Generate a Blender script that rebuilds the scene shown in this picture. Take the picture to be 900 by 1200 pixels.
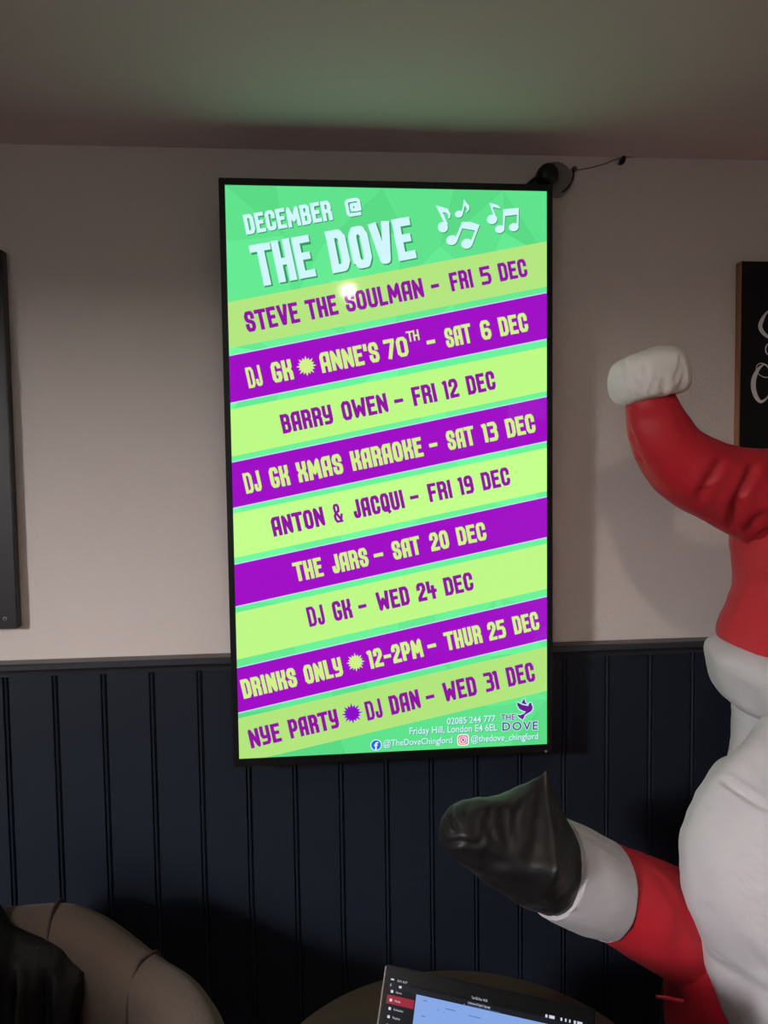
import bpy, bmesh, math, random
from mathutils import Vector, Matrix, noise
random.seed(7)
PI = math.pi
S = bpy.context.scene
C = S.collection
for o in list(bpy.data.objects): bpy.data.objects.remove(o)

# ---------------------------------------------------------------- camera
F, YAW, PITCH, ROLL, EYE = 925.57, .08831, -.05968, .01308, 1.6
cy, sy, cp, sp, cr, sr = math.cos(YAW), math.sin(YAW), math.cos(PITCH), math.sin(PITCH), math.cos(ROLL), math.sin(ROLL)
FWD = Vector((sy*cp, cy*cp, sp)); R0 = Vector((cy, -sy, 0)); U0 = R0.cross(FWD)
RIGHT = cr*R0 - sr*U0; UP = sr*R0 + cr*U0
cam_d = bpy.data.cameras.new('camera'); cam = bpy.data.objects.new('camera', cam_d); C.objects.link(cam)
cam_d.sensor_fit = 'VERTICAL'; cam_d.sensor_height = 36; cam_d.lens = F/1200*36
cam_d.clip_start = .02
M3 = Matrix((RIGHT, UP, -FWD)).transposed()
cam.matrix_world = Matrix.Translation((0, 0, EYE)) @ M3.to_4x4()
S.camera = cam

def pray(px, py):
    return (RIGHT*((px-450)/F) - UP*((py-600)/F) + FWD)
def at(px, py, Y):                      # the point at depth Y seen at a photo pixel
    d = pray(px, py); return d*(Y/d.y) + Vector((0, 0, EYE))
def atz(px, py, z):
    d = pray(px, py); return d*((z-EYE)/d.z) + Vector((0, 0, EYE))

# ---------------------------------------------------------------- world, lights, exposure
w = bpy.data.worlds.new('world'); S.world = w; w.use_nodes = True
w.node_tree.nodes['Background'].inputs[0].default_value = (.55, .6, .7, 1)
w.node_tree.nodes['Background'].inputs[1].default_value = .02
S.view_settings.view_transform = 'Standard'; S.view_settings.look = 'None'
S.view_settings.exposure = 0; S.view_settings.gamma = 1; S.view_settings.use_curve_mapping = False

def area(name, loc, target, sx, sy_, power, col, spread=PI):
    l = bpy.data.lights.new(name, 'AREA'); l.shape = 'RECTANGLE'; l.size = sx; l.size_y = sy_
    l.energy = power; l.color = col; l.spread = spread
    o = bpy.data.objects.new(name, l); C.objects.link(o); o.location = loc
    o.rotation_euler = (Vector(target)-Vector(loc)).to_track_quat('-Z', 'Y').to_euler(); return o
def point(name, loc, power, col, r=.03):
    l = bpy.data.lights.new(name, 'POINT'); l.energy = power; l.color = col; l.shadow_soft_size = r
    o = bpy.data.objects.new(name, l); C.objects.link(o); o.location = loc; return o
def spot(name, loc, target, power, col, ang, blend, r=.03):
    l = bpy.data.lights.new(name, 'SPOT'); l.energy = power; l.color = col; l.shadow_soft_size = r
    l.spot_size = ang; l.spot_blend = blend
    o = bpy.data.objects.new(name, l); C.objects.link(o); o.location = loc
    o.rotation_euler = (Vector(target)-Vector(loc)).to_track_quat('-Z', 'Y').to_euler(); return o
WY, WHEAD = -.35, 2.03                                # a window high in the left wall; the sky beyond it
area('sky_beyond_window', (-3.05, WY-.5, 2.75), (0, WY+.35, 2.55), 2.6, 1.4, 3150, (1, .95, .95))
area('added_front_fill', (-1.35, -2.5, 1.45), (.5, 1.5, -.1), 1.0, 1.0, 5.2, (.95, .96, 1), 2.0)  # soft fill added behind the camera; the front wall has no opening
spot('downlight_beam', (.161, .227, 2.246), (.30, .85, 0), 23, (1, .84, .70), 2.75, 1, .016)

# ---------------------------------------------------------------- materials
def lin(c):
    return tuple((v/255/12.92 if v/255 <= .04045 else ((v/255+.055)/1.055)**2.4) for v in c) + (1,)
def mat(name, col, rough=.5, spec=.5, metal=0, bump=None, var=0, sheen=0, emit=None, strength=1, coat=0):
    m = bpy.data.materials.new(name); m.use_nodes = True
    n = m.node_tree.nodes; L = m.node_tree.links; b = n['Principled BSDF']
    b.inputs['Base Color'].default_value = lin(col); b.inputs['Roughness'].default_value = rough
    b.inputs['Specular IOR Level'].default_value = spec; b.inputs['Metallic'].default_value = metal
    b.inputs['Sheen Weight'].default_value = sheen; b.inputs['Coat Weight'].default_value = coat
    if emit:
        b.inputs['Emission Color'].default_value = lin(emit); b.inputs['Emission Strength'].default_value = strength
    tc = None
    if bump or var:
        tc = n.new('ShaderNodeTexCoord')
    if bump:
        sc, st, dist = bump[:3]
        t = n.new('ShaderNodeTexNoise'); t.inputs['Scale'].default_value = sc; t.inputs['Detail'].default_value = bump[3] if len(bump) > 3 else 4
        L.new(tc.outputs['Object'], t.inputs['Vector'])
        bm_ = n.new('ShaderNodeBump'); bm_.inputs['Strength'].default_value = st; bm_.inputs['Distance'].default_value = dist
        L.new(t.outputs[0], bm_.inputs['Height']); L.new(bm_.outputs[0], b.inputs['Normal'])
    if var:
        t2 = n.new('ShaderNodeTexNoise'); t2.inputs['Scale'].default_value = 6; t2.inputs['Detail'].default_value = 5
        L.new(tc.outputs['Object'], t2.inputs['Vector'])
        mx = n.new('ShaderNodeMix'); mx.data_type = 'RGBA'
        mx.inputs[6].default_value = tuple(c*(1-var) for c in lin(col)[:3]) + (1,)
        mx.inputs[7].default_value = tuple(min(1, c*(1+var)) for c in lin(col)[:3]) + (1,)
        L.new(t2.outputs[0], mx.inputs[0]); L.new(mx.outputs[2], b.inputs['Base Color'])
    return m
def wood(name, c1, c2, rough=.45, scale=(1, 14, 1), sc=3.0):
    m = mat(name, c1, rough); n = m.node_tree.nodes; L = m.node_tree.links; b = n['Principled BSDF']
    tc = n.new('ShaderNodeTexCoord'); mp = n.new('ShaderNodeMapping'); mp.inputs['Scale'].default_value = scale
    t = n.new('ShaderNodeTexNoise'); t.inputs['Scale'].default_value = sc; t.inputs['Detail'].default_value = 8; t.inputs['Distortion'].default_value = .6
    r = n.new('ShaderNodeValToRGB'); r.color_ramp.elements[0].color = lin(c1); r.color_ramp.elements[1].color = lin(c2)
    r.color_ramp.elements[0].position = .35; r.color_ramp.elements[1].position = .68
    L.new(tc.outputs['Object'], mp.inputs[0]); L.new(mp.outputs[0], t.inputs['Vector']); L.new(t.outputs[0], r.inputs[0]); L.new(r.outputs[0], b.inputs['Base Color'])
    return m

def nylon(name, col, rough, spec, sc=7.0, st=.9, dist=.009):
    """thin inflated cloth: broad puckers with crisp ridges, and a fine weave"""
    m = mat(name, col, rough, spec, sheen=.03); n = m.node_tree.nodes; L = m.node_tree.links; b = n['Principled BSDF']
    tc = n.new('ShaderNodeTexCoord')
    wv = n.new('ShaderNodeTexNoise'); wv.inputs['Scale'].default_value = 3.0; wv.inputs['Detail'].default_value = 2
    L.new(tc.outputs['Object'], wv.inputs['Vector'])
    ad = n.new('ShaderNodeVectorMath'); ad.operation = 'MULTIPLY_ADD'; ad.inputs[1].default_value = (.35, .35, .35)
    L.new(wv.outputs['Color'], ad.inputs[0]); L.new(tc.outputs['Object'], ad.inputs[2])
    r1 = n.new('ShaderNodeTexNoise'); r1.noise_type = 'RIDGED_MULTIFRACTAL'; r1.inputs['Scale'].default_value = sc; r1.inputs['Detail'].default_value = 2.5
    r1.inputs['Roughness'].default_value = .45; L.new(ad.outputs[0], r1.inputs['Vector'])
    r2 = n.new('ShaderNodeTexNoise'); r2.inputs['Scale'].default_value = 45; r2.inputs['Detail'].default_value = 3; L.new(ad.outputs[0], r2.inputs['Vector'])
    mu = n.new('ShaderNodeMath'); mu.operation = 'MULTIPLY_ADD'; mu.inputs[1].default_value = .10; L.new(r2.outputs[0], mu.inputs[0]); L.new(r1.outputs[0], mu.inputs[2])
    bp = n.new('ShaderNodeBump'); bp.inputs['Strength'].default_value = st; bp.inputs['Distance'].default_value = dist
    L.new(mu.outputs[0], bp.inputs['Height']); L.new(bp.outputs[0], b.inputs['Normal']); return m

m_wall = mat('painted_plaster', (222, 212, 206), .75, .3, bump=(140, .35, .004, 3), var=.03)
m_ceil = mat('ceiling_paint', (224, 208, 206), .9, .2, bump=(60, .1, .003, 2))
m_panel = mat('navy_panel_paint', (29, 35, 46), .42, .3, bump=(60, .06, .002, 3), var=.08)
m_rail = mat('navy_rail_paint', (52, 54, 60), .35, .5, bump=(80, .08, .002, 3))
m_floor = wood('dark_floorboards', (52, 38, 28), (84, 60, 42), .5, (14, 1, 1), 2)
m_black = mat('black_plastic', (14, 14, 14), .35, .4)
m_bezel = mat('satin_black_bezel', (12, 12, 12), .4, .4)
m_dkgrey = mat('grey_dial', (128, 126, 120), .5)
m_board_l = mat('black_board_paint', (26, 23, 23), .38, .5, var=.1)
m_chalk_b = mat('chalkboard_black', (12, 12, 13), .7, .3)
m_edge = wood('plywood_edge', (150, 104, 72), (184, 134, 96), .6)
m_chalk = mat('chalk_lettering', (226, 224, 222), .9, .1, var=.12)
m_steel = mat('steel', (150, 150, 150), .35, .5, 1)
m_red = nylon('red_nylon', (186, 32, 46), .5, .4)
m_white = nylon('white_nylon', (188, 185, 189), .55, .35, 6, 1, .018)
m_pom = nylon('bright_white_nylon', (226, 222, 218), .55, .35, 9, .8)
m_mitt = nylon('black_nylon', (22, 20, 21), .45, .3)
m_skin = mat('peach_nylon', (222, 160, 130), .5)
m_chair = mat('brown_woven_fabric', (78, 66, 57), .9, .1, bump=(420, .5, .003, 3), var=.12, sheen=.15)
m_seam = mat('dark_piping', (52, 34, 30), .8)
m_leg = wood('dark_leg_wood', (34, 24, 18), (52, 38, 28))
m_jacket = mat('black_jacket_cloth', (8, 7, 7), .5, .22, bump=(40, .4, .008, 4))
m_table = wood('dark_stained_tabletop', (31, 17, 12), (48, 26, 18), .5, (2, 16, 1), 2.5)
m_lap = mat('dark_laptop_shell', (8, 8, 9), .35, .05)
m_lapedge = mat('laptop_rim', (70, 62, 58), .45, .4, .3)
m_cable = mat('grey_cable', (118, 102, 94), .6)

# ---------------------------------------------------------------- mesh helpers
def obj(name, bm, m, parent=None, smooth=False):
    me = bpy.data.meshes.new(name)
    bmesh.ops.recalc_face_normals(bm, faces=bm.faces)
    bm.to_mesh(me); bm.free()
    for mm in (m if isinstance(m, (list, tuple)) else [m]): me.materials.append(mm)
    if smooth:
        for p in me.polygons: p.use_smooth = True
    o = bpy.data.objects.new(name, me); C.objects.link(o)
    if parent:
        o.parent = parent
        if parent.name in loc_of: o.location = tuple(-v for v in loc_of[parent.name])
    return o
loc_of = {}          # thing empties without rotation: children are given in world coordinates
def tag(o, label, cat, group=None):
    o['label'] = label; o['category'] = cat
    if group: o['group'] = group
    return o
def thing(name, label, cat, loc=(0, 0, 0), group=None):
    o = bpy.data.objects.new(name, None); C.objects.link(o); o.location = loc; o.empty_display_size = .05
    loc_of[o.name] = tuple(loc)
    return tag(o, label, cat, group)
def struct(name, bm, m, smooth=False):
    o = obj(name, bm, m, None, smooth); o['kind'] = 'structure'; return o
def box(bm, lo, hi, bevel=0, mi=0):
    vs = [bm.verts.new((x, y, z)) for x in (lo[0], hi[0]) for y in (lo[1], hi[1]) for z in (lo[2], hi[2])]
    fs = [bm.faces.new([vs[i] for i in q]) for q in ((0, 1, 3, 2), (4, 6, 7, 5), (0, 4, 5, 1), (2, 3, 7, 6), (0, 2, 6, 4), (1, 5, 7, 3))]
    for f in fs: f.material_index = mi
    if bevel:
        es = list({e for f in fs for e in f.edges})
        bmesh.ops.bevel(bm, geom=es, offset=bevel, segments=2, affect='EDGES')
    return bm
def rings(bm, rs, cap=True, mi=0):
    R_ = [[bm.verts.new(p) for p in r] for r in rs]
    n = len(R_[0])
    for a, b in zip(R_, R_[1:]):
        for i in range(n):
            f = bm.faces.new((a[i], a[(i+1) % n], b[(i+1) % n], b[i])); f.material_index = mi
    if cap:
        for r in (R_[0], R_[-1]):
            c = sum((v.co for v in r), Vector())/n; cv = bm.verts.new(c)
            for i in range(n):
                f = bm.faces.new((r[i], r[(i+1) % n], cv)); f.material_index = mi
    return bm
def tube(bm, pts, r, n=10, mi=0):
    pts = [Vector(p) for p in pts]; rs = []
    for i, p in enumerate(pts):
        t = (pts[min(i+1, len(pts)-1)] - pts[max(i-1, 0)]).normalized()
        a = t.orthogonal().normalized() if i == 0 else (rs_a - t*rs_a.dot(t)).normalized()
        rs_a = a; b = t.cross(a)
        rr = r[i] if isinstance(r, (list, tuple)) else r
        rs.append([p + (a*math.cos(2*PI*k/n) + b*math.sin(2*PI*k/n))*rr for k in range(n)])
    return rings(bm, rs, True, mi)
def lathe(bm, prof, c=(0, 0), n=32, axis='z', mi=0):
    rs = []
    for r, h in prof:
        ring = []
        for k in range(n):
            a = 2*PI*k/n
            if axis == 'z': ring.append((c[0]+r*math.cos(a), c[1]+r*math.sin(a), h))
            else: ring.append((c[0]+r*math.cos(a), h, c[1]+r*math.sin(a)))
        rs.append(ring)
    return rings(bm, rs, True, mi)
def cat_rom(pts, k=6):
    pts = [tuple(p) for p in pts]; out = []
    P = [pts[0]] + pts + [pts[-1]]
    for i in range(1, len(P)-2):
        for j in range(k):
            t = j/k
            out.append(tuple(.5*((2*b) + (-a+c)*t + (2*a-5*b+4*c-d)*t*t + (-a+3*b-3*c+d)*t**3)
                             for a, b, c, d in zip(P[i-1], P[i], P[i+1], P[i+2])))
    out.append(pts[-1]); return out
def puff(bm, amp, scale, seed, creases=()):
    """fabric wrinkles: soft noise, and pressed-in creases (polylines of photo pixels found on the near surface)"""
    bm.normal_update(); bmesh.ops.recalc_face_normals(bm, faces=bm.faces); bm.normal_update()
    off = Vector((seed*3.1, seed*1.7, seed)); E0 = Vector((0, 0, EYE))
    dirs = [((v.co-E0).normalized(), (v.co-E0).length, v.co.copy()) for v in bm.verts] if creases else []
    def snap(px, py):
        d = pray(px, py).normalized()
        q = min(dirs, key=lambda t_: (t_[0]-d).length*6 + t_[1])
        return E0 + d*q[1]
    cr_ = []
    for pts, wd, dp in creases:
        fine = cat_rom(pts, 4)
        cr_.append(([snap(*p) for p in fine], wd, dp))
    mv = []
    for v in bm.verts:
        p = v.co
        d = amp*(noise.noise(p*scale+off) + .5*noise.noise(p*scale*2.3+off))
        for P_, wd, dp in cr_:
            e = 9; tt = 0; n_ = len(P_)-1
            for i_ in range(n_):
                a, ab = P_[i_], P_[i_+1]-P_[i_]
                if ab.length < 1e-6: continue
                t = max(0, min(1, (p-a).dot(ab)/ab.length_squared)); e_ = (p-a-ab*t).length
                if e_ < e: e, tt = e_, (i_+t)/n_
            if e < wd*4:
                k = math.exp(-(e/wd)**2) - .35*math.exp(-((e-1.9*wd)/wd)**2)
                d -= dp*k*(1-(2*tt-1)**6*.9)
        mv.append(v.normal*d)
    for v, d in zip(bm.verts, mv): v.co += d
    return bm

# ---------------------------------------------------------------- room
D = 1.7085; CEIL = 2.2613; RAIL = 1.1987; XL, XR, YB = -1.95, 2.3, -2.6
struct('floor', box(bmesh.new(), (XL, YB, -.1), (XR, D+.1, 0)), m_floor)
struct('ceiling', box(bmesh.new(), (XL, YB, CEIL), (XR, D+.1, CEIL+.1)), m_ceil)
struct('wall_back', box(bmesh.new(), (XL, D, 0), (XR, D+.1, CEIL)), m_wall)
bm = bmesh.new(); W0, W1, WS = WY-.21, WY+.21, 1.0
for lo_, hi_ in (((XL-.1, YB, 0), (XL, W0, CEIL)), ((XL-.1, W1, 0), (XL, D, CEIL)), ((XL-.1, W0, 0), (XL, W1, WS)), ((XL-.1, W0, WHEAD), (XL, W1, CEIL))): box(bm, lo_, hi_)
struct('wall_left', bm, m_wall)
bm = bmesh.new()
for lo_, hi_ in (((XL-.08, W0, WS), (XL-.03, W0+.03, WHEAD)), ((XL-.08, W1-.03, WS), (XL-.03, W1, WHEAD)), ((XL-.08, W0, WS), (XL-.03, W1, WS+.04)), ((XL-.1, W0-.03, WS-.03), (XL+.06, W1+.03, WS))): box(bm, lo_, hi_, .003)
struct('window_1', bm, m_rail)
struct('wall_right', box(bmesh.new(), (XR, YB, 0), (XR+.1, D, CEIL)), m_wall)
struct('wall_front', box(bmesh.new(), (XL-.1, YB-.1, 0), (XR+.1, YB, CEIL)), m_wall)
bm = box(bmesh.new(), (-1.09, -.3, 0), (-1.03, .85, 1.10), .004); box(bm, (-1.11, -.32, 1.10), (-1.01, .87, 1.13), .006)
struct('added_shade_partition', bm, m_panel)  # unseen low partition, added to shade the chair and lower panelling
# beaded panelling: flat boards with a bead between two grooves at each joint
bm = bmesh.new(); prof = []
x0 = -.6505 - .1*13
for k in range(43):
    c = x0 + .1*k
    if c > XR-.02 or c < XL+.02: continue
    for dx, dy in ((-.0075, 0), (-.0058, .005), (-.0044, .005), (-.0030, .0008), (-.001, -.0006), (.0012, .0005), (.0030, .005), (.0044, .005), (.0062, 0)):
        prof.append((c+dx, D-.012+dy))
prof = [(XL, D-.012)] + prof + [(XR, D-.012)]
lo = [bm.verts.new((x, y, .12)) for x, y in prof]; hi = [bm.verts.new((x, y, RAIL-.02)) for x, y in prof]
for i in range(len(prof)-1): bm.faces.new((lo[i], lo[i+1], hi[i+1], hi[i]))
bl = [bm.verts.new((x, D, z)) for x, z in ((XL, .12), (XR, .12), (XR, RAIL-.02), (XL, RAIL-.02))]
bm.faces.new(bl); bm.faces.new(hi + [bl[2], bl[3]]); bm.faces.new(lo + [bl[1], bl[0]])
bm.faces.new((lo[0], hi[0], bl[3], bl[0])); bm.faces.new((lo[-1], hi[-1], bl[2], bl[1]))
struct('trim_1', bm, m_panel)
bm = bmesh.new()                                   # dado rail with a moulded front
rp = [(0, RAIL), (-.034, RAIL-.001), (-.038, RAIL-.004), (-.038, RAIL-.013), (-.034, RAIL-.016), (-.022, RAIL-.019), (-.018, RAIL-.026), (-.016, RAIL-.032), (0, RAIL-.032)]
a = [bm.verts.new((XL, D+y, z)) for y, z in rp]; b = [bm.verts.new((XR, D+y, z)) for y, z in rp]
for i in range(len(rp)): bm.faces.new((a[i], a[(i+1) % len(rp)], b[(i+1) % len(rp)], b[i]))
bm.faces.new(a); bm.faces.new(b)
struct('trim_2', bm, m_rail)
struct('baseboard_back', box(bmesh.new(), (XL, D-.02, 0), (XR, D, .14), .004), m_panel)

# ---------------------------------------------------------------- wall screen
TC = Vector((.16086, 1.60851, EYE-.02287)); TW, TH = .64664, 1.14959
ta, tb, tg = .00717, .00212, .00044
TR = Matrix.Rotation(ta, 3, 'Z') @ Matrix.Rotation(tb, 3, 'X') @ Matrix.Rotation(-tg, 3, 'Y')
tv = thing('wall_screen', 'large upright black-framed display showing a green, yellow and purple event list, hung on the wall', 'screen', TC)
del loc_of[tv.name]; tv.rotation_euler = TR.to_euler()
NT = TR @ Vector((0, 1, 0)); UT = TR @ Vector((1, 0, 0)); VT = TR @ Vector((0, 0, 1))
def scr(px, py):                                   # photo pixel -> position on the display surface (metres from its centre)
    d = pray(px, py); o_ = Vector((0, 0, EYE)); P = o_ + d*((TC-o_).dot(NT)/d.dot(NT)) - TC
    return Vector((P.dot(UT), P.dot(VT)))
HW, HH = TW/2, TH/2
bm = bmesh.new()                                   # frame: a ring of four rails round the display
bl_, br_, bt_, bb_ = .0120, .0115, .0130, .0165
for lo_, hi_ in (((-HW-bl_, -.004, -HH-bb_), (-HW, .045, HH+bt_)), ((HW, -.004, -HH-bb_), (HW+br_, .045, HH+bt_)),
                 ((-HW, -.004, HH), (HW, .045, HH+bt_)), ((-HW, -.004, -HH-bb_), (HW, .045, -HH))): box(bm, lo_, hi_, .0012)
obj('bezel', bm, m_bezel, tv)
bm = bmesh.new(); box(bm, (-HW, .004, -HH), (HW, .047, HH)); box(bm, (-.22, .046, -.38), (.22, .062, .38), .006)
obj('back_housing', bm, m_black, tv)
bm = bmesh.new()
for x in (-.16, .16): box(bm, (x-.02, .06, -.25), (x+.02, .085, .25), .002)
for z in (-.15, .15): box(bm, (-.24, .082, z-.02), (.24, .0985, z+.02), .002)
obj('wall_bracket', bm, m_steel, tv)
bm = bmesh.new(); u = scr(649, 621)
lathe(bm, [(.0, u.x-.006), (.0085, u.x-.006), (.0095, u.x-.001), (.0085, u.x+.003), (0, u.x+.0035)], (0, 0), 16)
for v in bm.verts: v.co = Vector((v.co.z, .03+v.co.x, u.y+v.co.y))
obj('side_knob', bm, m_black, tv, True)
bm = bmesh.new(); u = scr(639, 879.5); lathe(bm, [(.0028, -.0040), (.0028, -.0048), (.001, -.005)], (u.x, u.y), 12, 'y')
obj('status_light', bm, m_dkgrey, tv)

EM = 1.0
pal = {}
def pc(name, col):
    pal[name] = (len(pal), mat('display_'+name, (4, 4, 4), .05, .5, emit=col, strength=EM))
for i in range(6):
    t = i/5; pc('green%d' % i, (84+28*t, 210+41*t, 126+35*t))
pc('lime1', (180, 230, 128)); pc('lime3', (190, 250, 134)); pc('lime5', (196, 255, 140)); pc('lime7', (191, 248, 134)); pc('lime9', (178, 230, 124))  # limes dimmer in outer rows: the display's viewing-angle falloff put into colour
pc('purple', (160, 12, 198)); pc('edge', (196, 226, 250)); pc('purple_ink', (146, 18, 166)); pc('lime_ink', (208, 242, 134))
pc('white_ink', (208, 246, 252)); pc('ink_shadow', (52, 150, 98)); pc('violet', (140, 10, 205)); pc('logo_ink', (112, 22, 150)); pc('logo_halo', (196, 242, 244))
pc('blue', (20, 110, 236)); pc('white', (245, 250, 255)); pc('pink', (226, 60, 130)); pc('orange', (250, 150, 60)); pc('foot_shadow', (56, 130, 130))
sb = bmesh.new()
def poly(pts, col, layer):
    vs = [sb.verts.new((p[0], -.00015*layer, p[1])) for p in pts]
    try:
        f = sb.faces.new(vs); f.material_index = pal[col][0]
        if f.normal.y > 0: f.normal_flip()
    except ValueError: pass
def clip(pts):                                      # keep a polygon inside the display
    for ax, lim, s in ((0, HW, 1), (0, -HW, -1), (1, HH, 1), (1, -HH, -1)):
        out = []
        for i in range(len(pts)):
            p, q = pts[i-1], pts[i]; a = s*(lim-p[ax]); b = s*(lim-q[ax])
            if (a >= 0) != (b >= 0):
                t = a/(a-b); out.append(p + (q-p)*t)
            if b >= 0: out.append(q)
        pts = out
        if not pts: return []
    return pts
# faceted green ground
nx, ny = 6, 11; gp = {}
for i in range(nx+1):
    for j in range(ny+1):
        gp[i, j] = Vector((-HW+TW*i/nx + (random.uniform(-.03, .03) if 0 < i < nx else 0), -HH+TH*j/ny + (random.uniform(-.03, .03) if 0 < j < ny else 0)))
for i in range(nx):
    for j in range(ny):
        q = [gp[i, j], gp[i+1, j], gp[i+1, j+1], gp[i, j+1]]
        for tri in (((0, 1, 2), (0, 2, 3)) if random.random() < .5 else ((0, 1, 3), (1, 2, 3))):
            vv = sum(q[k].y for k in tri)/3/HH
            lv = 4.3 - 3.0*abs(vv)**2.2 + random.uniform(-.65, .65)  # same falloff painted in: greens dim towards top and bottom
            poly([q[k] for k in tri], 'green%d' % max(0, min(5, round(lv))), 0)
XA, XB = 255, 655
def band(l0, r0, l1, r1, col, lay, xl, xr=640.5):
    """stripe between two photo lines given at the display's left and right edges"""
    def ex(l, r):
        a, b = scr(xl, l), scr(xr, r); d = (b-a)/(b.x-a.x)
        return a + d*(-HW-.02-a.x), a + d*(HW+.02-a.x)
    a, b = ex(l0, r0); c, d = ex(l1, r1)
    poly(clip([a, b, d, c]), col, lay)
band(353.8, 282.8, 408, 335.8, 'lime1', 1, 269.5)
band(479.5, 406.3, 535, 458.3, 'lime3', 1, 272)
band(601.5, 524.8, 653.8, 575.5, 'lime5', 1, 275)
band(717.8, 637, 773, 690, 'lime7', 1, 278)
band(841.8, 757.8, 895, 809.6, 'lime9', 1, 280)
for l0, r0, l1, r1, xl in ((417, 343.5, 471.8, 396.8, 271), (541.8, 465.3, 595, 516.7, 274), (661.5, 582.7, 710.4, 629.3, 277), (782.7, 699.5, 835, 749, 279.5)):
    band(l0-1.1, r0-1.1, l1+1.1, r1+1.1, 'edge', 1.5, xl); band(l0, r0, l1, r1, 'purple', 2, xl)

# hand-cut condensed capitals drawn as strokes on a 0..1 grid (x, y); True after a point list closes it
l, r, c, b, T = 0., 1., .5, 0., 1.
GL = {
'A': (1, [[(l, b), (l, .86), (.2, T), (r, T), (r, b)], [(l, .38), (r, .38)]]),
'B': (1, [[(l, b), (l, T), (.75, T), (.95, .9), (.95, .62), (.75, .53), (l, .53)], [(.75, .53), (r, .42), (r, .12), (.8, b), (l, b)]]),
'C': (1, [[(r, .7), (r, .86), (.8, T), (.2, T), (l, .86), (l, .14), (.2, b), (.8, b), (r, .14), (r, .26)]]),
'D': (1, [[(l, b), (l, T), (.75, T), (r, .84), (r, .16), (.75, b), (l, b)]]),
'E': (.9, [[(r, T), (l, T), (l, b), (r, b)], [(l, .52), (.8, .52)]]),
'F': (.9, [[(r, T), (l, T), (l, b)], [(l, .5), (.8, .5)]]),
'G': (1, [[(r, .82), (r, .88), (.8, T), (.2, T), (l, .86), (l, .14), (.2, b), (.8, b), (r, .14), (r, .42), (.8, .42)]]),
'H': (1, [[(l, b), (l, T)], [(r, b), (r, T)], [(l, .48), (r, .48)]]),
'I': (.0, [[(l, b), (l, T)]]),
'J': (.75, [[(r, T), (r, .14), (.75, b), (.2, b), (l, .1), (l, .26)]]),
'K': (1, [[(l, b), (l, T)], [(r, T), (r, .68), (.72, .5), (r, .34), (r, b)], [(l, .5), (.72, .5)]]),
'L': (.8, [[(l, T), (l, b), (r, b)]]),
'M': (1.5, [[(l, b), (.06, T), (.5, .3), (.94, T), (r, b)]]),
'N': (1.1, [[(l, b), (l, T), (r, b), (r, T)]]),
'O': (1, [[(l, .16), (l, .84), (.22, T), (.78, T), (r, .84), (r, .16), (.78, b), (.22, b), (l, .16), (l, .5)]]),
'P': (1, [[(l, b), (l, T), (.75, T), (r, .86), (r, .54), (.75, .4), (l, .4)]]),
'Q': (1, [[(l, .16), (l, .84), (.22, T), (.78, T), (r, .84), (r, .16), (.78, b), (.22, b), (l, .16), (l, .5)], [(.6, .16), (1.02, -.12)]]),
'R': (1, [[(l, b), (l, T), (.75, T), (r, .86), (r, .6), (.75, .48), (l, .48)], [(.72, .48), (r, .36), (r, b)]]),
'S': (1, [[(r, .74), (r, .86), (.8, T), (.2, T), (l, .86), (l, .66), (.15, .56), (.85, .44), (r, .34), (r, .14), (.8, b), (.2, b), (l, .14), (l, .26)]]),
'T': (1, [[(-.12, T), (1.12, T)], [(.5, T), (.5, b)]]),
'U': (1, [[(l, T), (l, .14), (.2, b), (.8, b), (r, .14), (r, T)]]),
'V': (1.1, [[(l, T), (.4, b), (.6, b), (r, T)]]),
'W': (1.6, [[(l, T), (.14, b), (.5, .6), (.86, b), (r, T)]]),
'X': (1, [[(l, T), (l, .68), (.32, .5), (l, .32), (l, b)], [(r, T), (r, .68), (.68, .5), (r, .32), (r, b)], [(.3, .5), (.7, .5)]]),
'Y': (1, [[(l, T), (l, .52), (.2, .4), (r, .4)], [(r, T), (r, .14), (.8, b), (.1, b)]]),
'0': (1, [[(l, .16), (l, .84), (.22, T), (.78, T), (r, .84), (r, .16), (.78, b), (.22, b), (l, .16), (l, .5)]]),
'1': (.0, [[(-1.2, .93), (l, T), (l, b)]]),
'2': (1, [[(l, .74), (l, .86), (.2, T), (.8, T), (r, .86), (r, .64), (l, .12), (l, b), (r, b)]]),
'3': (1, [[(l, T), (.8, T), (r, .86), (r, .66), (.82, .54), (.4, .54)], [(.82, .54), (r, .42), (r, .14), (.8, b), (l, b)]]),
'4': (1, [[(l, T), (l, .42), (1.1, .42)], [(.75, .68), (.75, b)]]),
'5': (1, [[(r, T), (l, T), (l, .58), (.8, .58), (r, .46), (r, .14), (.8, b), (l, b)]]),
'6': (1, [[(r, .84), (r, .88), (.8, T), (.2, T), (l, .86), (l, .14), (.2, b), (.8, b), (r, .14), (r, .40), (.8, .5), (l, .5)]]),
'7': (1, [[(l, T), (r, T), (.35, b)]]),
'9': (1, [[(r, .5), (.2, .46), (l, .56), (l, .86), (.2, T), (.8, T), (r, .86), (r, .14), (.8, b), (.1, b)]]),
'&': (1.1, [[(1.05, .36), (.8, b), (.2, b), (l, .16), (l, .38), (.2, .52), (.7, .62), (.75, .86), (.6, T), (.25, T), (.1, .86), (.15, .62), (.95, .0)]]),
'-': (.75, [[(l, .44), (r, .44)]]),
"'": (.0, [[(l, T), (l, .8)]]),
'@': (1.3, [[(.72, .3), (.72, .68), (.4, .68), (.34, .5), (.4, .32), (.72, .32), (r, .3), (r, .88), (.85, T), (.15, T), (l, .88), (l, .12), (.15, b), (.9, b)]]),
}
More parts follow.
